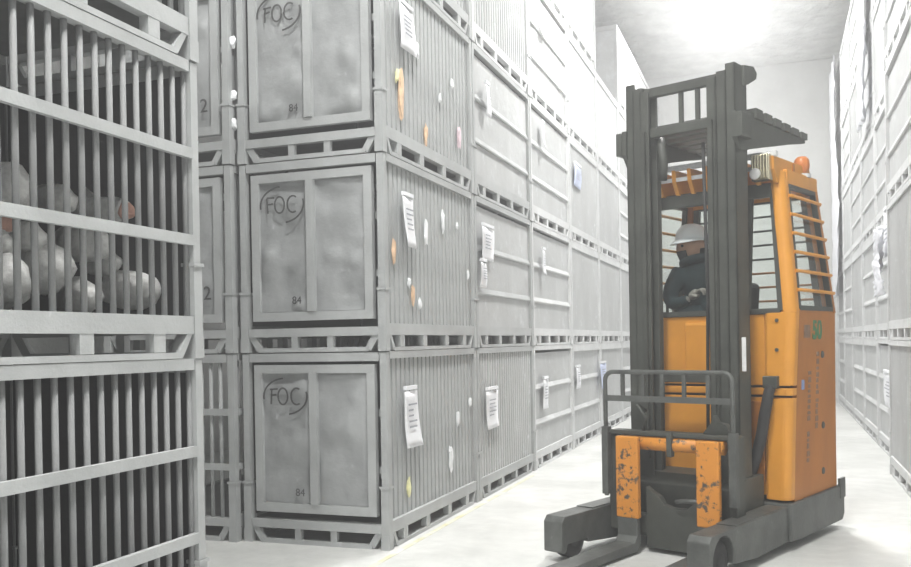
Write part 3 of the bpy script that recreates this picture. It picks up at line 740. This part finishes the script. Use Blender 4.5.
def hand(wrist, d, palm_n):
    """five bent fingers leaving a palm"""
    wv, d, n = Vector(wrist), Vector(d).normalized(), Vector(palm_n).normalized(); s = d.cross(n).normalized()
    ch = []
    pc = wv+d*.085
    ch.append(([(*wv, .026), (*(wv+d*.04), (.034)), (*pc, .036)], [(0,1),(1,2)]))
    for i, (off, ln) in enumerate(((-.032,.062),(-.011,.074),(.011,.070),(.031,.054))):
        a = pc+s*off-d*.01; b_ = a+d*ln*.55; c_ = b_+(d*.55+n*.8).normalized()*ln*.45; e_ = c_+(n-d*.2).normalized()*ln*.4
        ch.append(([(*a,.010),(*b_,.0095),(*c_,.009),(*e_,.008)], [(0,1),(1,2),(2,3)]))
    a = wv+d*.035-s*.025; b_ = a-s*.03+d*.025+n*.01; c_ = b_+d*.03+n*.025
    ch.append(([(*a,.012),(*b_,.0105),(*c_,.009)], [(0,1),(1,2)]))
    return ch
bp = [(-.08,1.50,1.46,.15),(-.13,1.49,1.56,.15),(-.20,1.47,1.68,(.14,.17)),(-.235,1.455,1.79,(.085,.10)),(-.245,1.445,1.85,.055),(-.25,1.44,1.89,.06),
      (-.30,1.31,1.725,.08),(-.34,1.24,1.61,.065),(-.30,1.215,1.52,.056),(-.21,1.20,1.54,.046),(-.165,1.195,1.565,.036),
      (-.14,1.63,1.725,.08),(-.22,1.68,1.59,.06),(-.27,1.67,1.54,.05),(-.34,1.58,1.54,.036),
      (-.12,1.40,1.44,.105),(-.27,1.38,1.45,.085),(-.40,1.37,1.42,.065),(-.40,1.37,1.33,.055),
      (-.12,1.58,1.44,.105),(-.27,1.57,1.45,.085),(-.40,1.57,1.42,.065),(-.40,1.57,1.33,.055)]
be = [(0,1),(1,2),(2,3),(3,4),(4,5),(2,6),(6,7),(7,8),(8,9),(9,10),(2,11),(11,12),(12,13),(13,14),(0,15),(15,16),(16,17),(17,18),(0,19),(19,20),(20,21),(21,22)]
body = skin_mesh([(bp, be)]+hand((-.165,1.195,1.565),(.75,-.05,.45),(.3,.1,-.9))+hand((-.34,1.58,1.54),(-.9,-.3,-.1),(-.1,.1,-1)))
# head: shaped sphere with nose, brow, jaw
HC = Vector((-.25, 1.43, 1.945)); hf = Vector((-.70, -.70, -.16)).normalized(); hs = Vector((0,0,1)).cross(hf).normalized(); hu = hf.cross(hs).normalized()
for k_ in ('jacket', 'trouser', 'skin', 'balaclava', 'glove'): body.materials.append(M[k_])
bm = bmesh.new(); bm.from_mesh(body)
for f in bm.faces:
    c = f.calc_center_median()
    inhand = (c-Vector((-.085,1.185,1.60))).length < .10 or (c-Vector((-.42,1.555,1.525))).length < .095
    f.material_index = 4 if inhand else (1 if c.z < 1.47 and c.x < .1 and 1.3 < c.y < 1.64 else 0)
    if c.z > 1.865: f.material_index = 3
    f.smooth = True
tmp = bmesh.new(); bmesh.ops.create_uvsphere(tmp, u_segments=28, v_segments=20, radius=1)
vmap = {}
def gs(x, s): return math.exp(-x*x/(2*s*s))
for v in tmp.verts:
    x, y, z = v.co      # x side, y front, z up
    px, py, pz = x*.077, y*.098, z*.118
    if z < 0: px *= 1-.28*z*z; py *= 1-.10*z*z
    if y > 0:
        py += .026*gs(x, .13)*gs(z+.12, .16)           # nose
        py += .008*gs(z-.16, .08)*gs(x, .4)            # brow
        py -= .010*gs(abs(x)-.36, .13)*gs(z, .09)      # eye sockets
        py += .007*gs(x, .22)*gs(z+.46, .07)           # lips
        py += .010*gs(x, .25)*gs(z+.85, .15)           # chin
    px += math.copysign(.014*gs(y+.05, .13)*gs(z+.02, .17), x) if abs(x) > .7 else 0   # ears
    vmap[v] = bm.verts.new(HC+hs*px+hf*py+hu*pz)
for f in tmp.faces:
    nf = bm.faces.new([vmap[v] for v in f.verts]); c = f.calc_center_median(); nf.smooth = True
    face = c.y > -.12 and -.8 < c.z < .5
    nf.material_index = 2 if (face or (abs(c.x) > .72 and abs(c.z) < .3)) else 3
tmp.free(); bm.to_mesh(body); bm.free()
base = Vector((-.05, 1.46, 1.36))
body.transform(Matrix.Translation(-base)); body.name = 'person'
person = link('person', body); person.matrix_world = TM @ Matrix.Translation(base)
tag(person, 'person in a dark teal jacket and white helmet seated in the orange cab', 'person')
def pchild(b, name, mt, smooth=True):
    me = b.mesh(name, mt, smooth); me.transform(Matrix.Translation(-base)); o = link(name, me, person); return o
# helmet: dome and brim
b = MB(); rings = []
hx = Vector((hf.x, hf.y, 0)).normalized(); hy = Vector((0,0,1)).cross(hx).normalized(); tilt = Vector((0,0,1))+hx*.10
hc = HC+Vector((0,0,.035))
for i in range(9):
    a = R(90*i/8); r = math.cos(a)**.8 if i < 8 else .02
    rings.append([tuple(hc+hx*(.118*r*math.cos(t))+hy*(.10*r*math.sin(t))+tilt*(.11*math.sin(a))) for t in [2*math.pi*k/28 for k in range(28)]])
b.loft(rings); 
helm = pchild(b, 'helmet', 'helmet')
b = MB(); ro, ri = [], []
for k in range(28):
    t = 2*math.pi*k/28; ext = .012+.028*max(0, math.cos(t))**2
    ri.append(hc+hx*(.113*math.cos(t))+hy*(.096*math.sin(t))); ro.append(hc+hx*((.118+ext)*math.cos(t))+hy*((.10+.012)*math.sin(t))-Vector((0,0,1))*(.012+.02*max(0, math.cos(t))))
b.loft([[tuple(p) for p in ri], [tuple(p) for p in ro], [tuple(p-Vector((0,0,.005))) for p in ro], [tuple(p-Vector((0,0,.012))) for p in ri]], False)
pchild(b, 'helmet_brim', 'helmet')
# eyes, mask
for s in (-1, 1):
    c = HC+hs*(s*.030)+hf*.085+hu*.004
    pchild(MB().lathe([(.001,-.010),(.007,-.007),(.010,0),(.007,.007),(.001,.010)], 12, tuple(c)), 'eye', 'balaclava')
b = MB(); rings = []
for zz in (-.105,-.085,-.055,-.03):
    wz = 1-.25*(zz/.118)**2
    rings.append([tuple(HC+hs*(.084*wz*math.sin(a))+hf*((.107 if abs(a) < .5 else .1)*wz*math.cos(a)+(.012 if abs(a) < .4 else 0))+hu*zz) for a in [R(-42+84*k/14) for k in range(15)]])
n = 15
b.add([p for r in rings for p in r], [(i*n+k, i*n+k+1, (i+1)*n+k+1, (i+1)*n+k) for i in range(3) for k in range(n-1)])
mk = pchild(b, 'face_mask', 'balaclava'); sd = mk.modifiers.new('s', 'SOLIDIFY'); sd.thickness = .004
# jacket collar
b = MB(); cc = Vector((-.24,1.45,1.815))
b.tube([tuple(cc+Vector((.085*math.cos(t), .095*math.sin(t), .02-.02*math.cos(t+math.pi)))) for t in [2*math.pi*k/20 for k in range(20)]], .028, 8, True)
pchild(b, 'collar', 'jacket')

# ------------------------------------------------------------------ frozen fish in the near cage
def fish(p0, p1, r, label, cut_end=True, tail=False, seed=0, squash=.85):
    """headless frozen tuna lying from p0 (tail side) to p1 (cut end)"""
    rnd = random.Random(seed); p0, p1 = Vector(p0), Vector(p1); d = (p1-p0); ln = d.length; d.normalize()
    x = d.cross(Vector((0,0,1))).normalized(); u = x.cross(d).normalized()
    root = empty('frozen_fish', p0+d*ln*.5-Vector((0,0,r*squash))); tag(root, label, 'fish', 'frozen fish in the slatted cage')
    off = root.location
    prof_ = [(0,.16),(.06,.26),(.15,.48),(.3,.78),(.45,.96),(.6,1.0),(.75,.96),(.88,.85),(.96,.74 if cut_end else .55),(1.0,.70 if cut_end else .25)]
    rings = []
    ph = rnd.uniform(0, 6)
    for tt, rr in prof_:
        ring = []
        for k in range(20):
            a = 2*math.pi*k/20; q = r*rr*(1+.09*math.sin(3*a+ph+tt*9)+.05*math.sin(5*a-ph+tt*23)+rnd.uniform(-.05, .05))
            ring.append(tuple(p0+d*(ln*tt)+x*(q*math.cos(a)*.85)+u*(q*math.sin(a)*squash*1.1)-off))
        rings.append(ring)
    MB().loft(rings).build('body', 'fish', root, True)
    if cut_end:
        er = rings[-1]; c = sum((Vector(p) for p in er), Vector())/20
        b = MB(); b.loft([[tuple(c+(Vector(p)-c)*.97-d*.002) for p in er], [tuple(c+(Vector(p)-c)*.9+d*.012) for p in er], [tuple(c+(Vector(p)-c)*.4+d*.004) for p in er]])
        b.build('cut_face', 'flesh', root, True)
    f0 = p0+d*ln*.58+u*r*squash*.98
    b = MB().add([tuple(q-off) for q in (f0-d*.07-x*.005, f0+d*.04-x*.005, f0-d*.10+u*.05-x*.002, f0-d*.07+x*.005, f0+d*.04+x*.005, f0-d*.10+u*.05+x*.002)], [(0,1,2),(5,4,3),(0,3,4,1),(1,4,5,2),(2,5,3,0)])
    b.build('fin', 'fish', root)
    return root
def fp(px, py, X): return at(px, py, 0, X)
Z0 = T+.16
fishes = [
 (fp(62, 284, -3.22), fp(157, 291, -2.48), .105, 'pale frozen fish lying lowest at the right of the pile', False),
 (fp(-60, 280, -3.2), fp(20, 281, -2.52), .115, 'light frozen fish at the lower left of the pile', False),
 (fp(-45, 222, -3.2), fp(7, 222, -2.5), .055, 'frozen fish with a small brown cut end at the left', True),
 (fp(52, 207, -3.2), fp(126, 211, -2.52), .062, 'frozen fish with a reddish cut end poking right', True),
 (fp(-40, 182, -3.2), fp(22, 189, -2.58), .105, 'white frosted fish on top of the pile', False),
 (fp(10, 268, -3.25), fp(58, 268, -2.58), .12, 'grey frozen fish in the middle of the pile', False),
 (fp(80, 252, -3.25), fp(146, 250, -2.6), .06, 'narrow brownish frozen fish behind the lowest one', True),
 (fp(30, 198, -3.2), fp(70, 200, -2.6), .07, 'whitish frozen fish between the top one and the reddish cut end', False),
 (fp(45, 243, -3.2), fp(106, 244, -2.58), .085, 'frozen fish lying under the one with the reddish cut end', False),
 (fp(-5, 238, -3.2), fp(40, 238, -2.62), .07, 'small frozen fish under the top one, left of centre', False),
 (fp(50, 296, -3.2), fp(92, 297, -2.56), .085, 'frozen fish on the cage floor left of the pale lowest one', False),
 (fp(60, 270, -3.2), fp(118, 262, -2.66), .065, 'slim frozen fish resting across the pale lowest one', False),
 (fp(-60, 240, -3.2), fp(8, 246, -2.62), .075, 'frozen fish between the small brown cut end and the lower left fish', False)]
for i, (a, b_, r, lb, cut) in enumerate(fishes):
    lo = min(a.z, b_.z)-r*.95
    if lo < Z0: a.z += Z0-lo; b_.z += Z0-lo
    fish(a, b_, r, lb, cut, seed=i)

# ------------------------------------------------------------------ sheets, scraps, ice and film on the containers
def sheet(px0, py0, px1, py1, X, label, mt='paper', sgn=1, lines=True, hook=True, seed=0, grp='paper sheets hung on the containers'):
    """hanging paper sheet, slightly curled, facing the aisle"""
    a, c = at(px0, py0, 0, X), at(px1, py1, 0, X)
    y0, y1 = min(a.y, c.y), max(a.y, c.y); z0, z1 = min(a.z, c.z), max(a.z, c.z)
    rnd = random.Random(seed); root = empty('paper_sheet', (X, (y0+y1)/2, z0)); tag(root, label, 'paper', grp)
    b = MB(); nz = 8; wd = y1-y0; h = z1-z0; tw = rnd.uniform(-.02, .03)
    g = []
    for j in range(nz+1):
        for i in range(5):
            v, q = j/nz, i/4
            g.append((sgn*(.012+.018*(1-v)**2*math.sin(3*v+seed)+tw*(1-v)*(q-.5)+.006*math.cos(q*3)), -wd/2+wd*q+(1-v)*.03, h*v))
    b.add(g, [(j*5+i, j*5+i+1, j*5+i+6, j*5+i+5) for j in range(nz) for i in range(4)])
    o = b.build('sheet', mt, root, True); sd = o.modifiers.new('s', 'SOLIDIFY'); sd.thickness = .0015
    if lines:
        b = MB()
        for k in range(5):
            z = h*(.75-.1*k); zz = z/h; xo = sgn*(.012+.018*(1-zz)**2*math.sin(3*zz+seed)+.012)
            b.box(xo-.001, xo+.001, -wd*.3+(1-zz)*.03, wd*rnd.uniform(0, .3)+(1-zz)*.03, z, z+h*.03)
        b.build('printed_lines', 'print', root)
    if hook: MB().box(min(0, sgn*.02), max(0, sgn*.02), -wd*.4, wd*.4, h+.01, h+.035).build('clip', 'paper', root)
    return root
XS = XL+.006
S = [(397,2,413,57,'long white sheet on the corner stack, third tier','paper'),
     (400,196,413,249,'white printed sheet on the corner stack, second tier','paper'),
     (402,392,417,445,'white printed sheet on the floor-level corner container','paper'),
     (484,392,498,426,'white sheet clipped to the floor container beside the corner stack','paper'),
     (480,226,494,262,'white sheet on the second stack, second tier, over the upper rail','paper'),
     (479,262,486,288,'narrow white sheet on the second stack, second tier, between the rails','paper'),
     (484,84,489,118,'narrow white sheet on the second stack, third tier','paper'),
     (540,20,545,36,'small white sheet on the third stack, fourth tier','paper'),
     (540,122,544,148,'narrow white sheet on the third stack, third tier','paper'),
     (541,250,545,275,'narrow white sheet on the third stack, second tier','paper'),
     (542,380,548,408,'white sheet on the floor container of the third stack','paper'),
     (573,163,581,190,'pale blue sheet on the fourth stack, third tier','paper_blue'),
     (575,368,580,388,'small white sheet on the floor container of the fourth stack','paper'),
     (599,364,606,387,'pale blue sheet low on the fifth stack near the truck','paper_blue')]
for i, (a, b_, c, d, lb, mt) in enumerate(S):
    sheet(a, b_, c, d, XS+.008, lb, mt, seed=i)
sheet(884, 372, 896, 412, 1.106-.018, 'white and pink printed sheet on the right row at floor level', 'paper', -1, seed=31)
sheet(884, 214, 897, 250, 1.106-.018, 'white sheet on the right row, second tier', 'paper', -1, seed=32)

def scrap(px, py, X, size, label, mt, seed, tall=1.6, sgn=1):
    rnd = random.Random(seed); p = at(px, py, 0, X)
    bm = bmesh.new(); bmesh.ops.create_icosphere(bm, subdivisions=2, radius=1)
    for v in bm.verts:
        k = 1+rnd.uniform(-.38, .3)
        v.co = Vector((v.co.x*size*.35*k, v.co.y*size*.7*k, v.co.z*size*tall*k))
    me = bpy.data.meshes.new('scrap'); bm.to_mesh(me); bm.free(); me.materials.append(M[mt])
    nme = 'ice_lump' if mt == 'ice' else 'plastic_scrap'
    o = link(nme, me, None, p); tag(o, label, 'ice' if mt == 'ice' else 'scrap', 'scraps and ice stuck to the slats'); return o
SC = [(401,92,.05,'tan torn film on the corner stack, third tier, below the long sheet','tan',3.2),
      (397,76,.035,'pale yellow scrap on the corner stack, third tier, under the sheet','yellowfilm',1.4),
      (417,50,.035,'white ice lump right of the long sheet, third tier','ice',1.5),
      (426,135,.035,'tan scrap low on the corner stack, third tier','tan',2.4),
      (459,138,.04,'pale pink scrap low on the corner stack, third tier','pink',2.2),
      (452,84,.03,'small white ice lump high on the corner stack, third tier','ice',1.3),
      (440,98,.028,'small white ice lump at middle height, corner stack, third tier','ice',1.2),
      (394,250,.035,'tan torn film beside the corner post, second tier','tan',2.6),
      (409,283,.03,'white ice lump below the printed sheet, second tier','ice',1.2),
      (413,295,.032,'tan scrap hanging below the printed sheet, second tier','tan',2.4),
      (420,304,.032,'white ice lump beside the tan scrap, second tier','ice',1.2),
      (426,232,.035,'white ice streak right of the printed sheet, second tier','ice',2.4),
      (443,222,.035,'white ice streak in the middle of the second tier side','ice',2.6),
      (457,226,.025,'small white ice lump toward the far post, second tier','ice',1.1),
      (468,275,.028,'small white ice lump by the far post, second tier','ice',1.6),
      (451,458,.045,'large white ice lump on the floor-level corner container','ice',2.0),
      (458,418,.03,'white ice streak on the floor-level corner container, upper part','ice',2.2),
      (470,402,.032,'white ice lump by the far post of the floor-level corner container','ice',1.2),
      (409,487,.035,'pale yellow scrap low on the floor-level corner container','yellowfilm',2.0)]
for i, (a, b_, sz, lb, mt, tl) in enumerate(SC): scrap(a, b_, XL-.005, sz, lb, mt, i, tl)
for i, (px, py) in enumerate(((232,42),(233,96),(233,124))):
    p = at(px, py, 1, YC-.02); bm = bmesh.new(); bmesh.ops.create_icosphere(bm, subdivisions=2, radius=.028)
    rnd = random.Random(i)
    for v in bm.verts: v.co *= 1+rnd.uniform(-.3, .3); v.co.z *= 1.4
    me = bpy.data.meshes.new('ice'); bm.to_mesh(me); bm.free(); me.materials.append(M['ice'])
    tag(link('ice_lump', me, None, p), 'white ice lump on the post left of the corner stack, %s' % ['uppermost', 'middle one', 'lowest'][i], 'ice', 'ice lumps between the posts')

# crumpled white film hanging on the right row
def film(y0, y1, z0, z1, X, label, seed):
    rnd = random.Random(seed); ny, nz = 14, 26; g = []
    for j in range(nz+1):
        for i in range(ny+1):
            v, q = j/nz, i/ny
            g.append((-.03-.05*abs(math.sin(q*7+v*3+seed))-rnd.uniform(0, .035), (y1-y0)*(q-.5)+.04*math.sin(v*9+seed), (z1-z0)*v))
    b = MB().add(g, [(j*(ny+1)+i, j*(ny+1)+i+1, (j+1)*(ny+1)+i+1, (j+1)*(ny+1)+i) for j in range(nz) for i in range(ny)])
    o = b.build('plastic_film', 'plastic', None, True, (X, (y0+y1)/2, z0)); sd = o.modifiers.new('s', 'SOLIDIFY'); sd.thickness = .002
    return tag(o, label, 'plastic sheet', 'white film hung on the right row')
film(11.8, 12.6, 3.9, 6.2, 1.10, 'crumpled white plastic film hanging high on the right row', 1)
film(17.2, 18.6, 2.0, 6.25, 1.10, 'long crumpled white plastic film near the end of the right row', 2)
film(9.95, 10.5, 1.7, 2.4, 1.07, 'crumpled white plastic film on the second tier of the right row', 3)
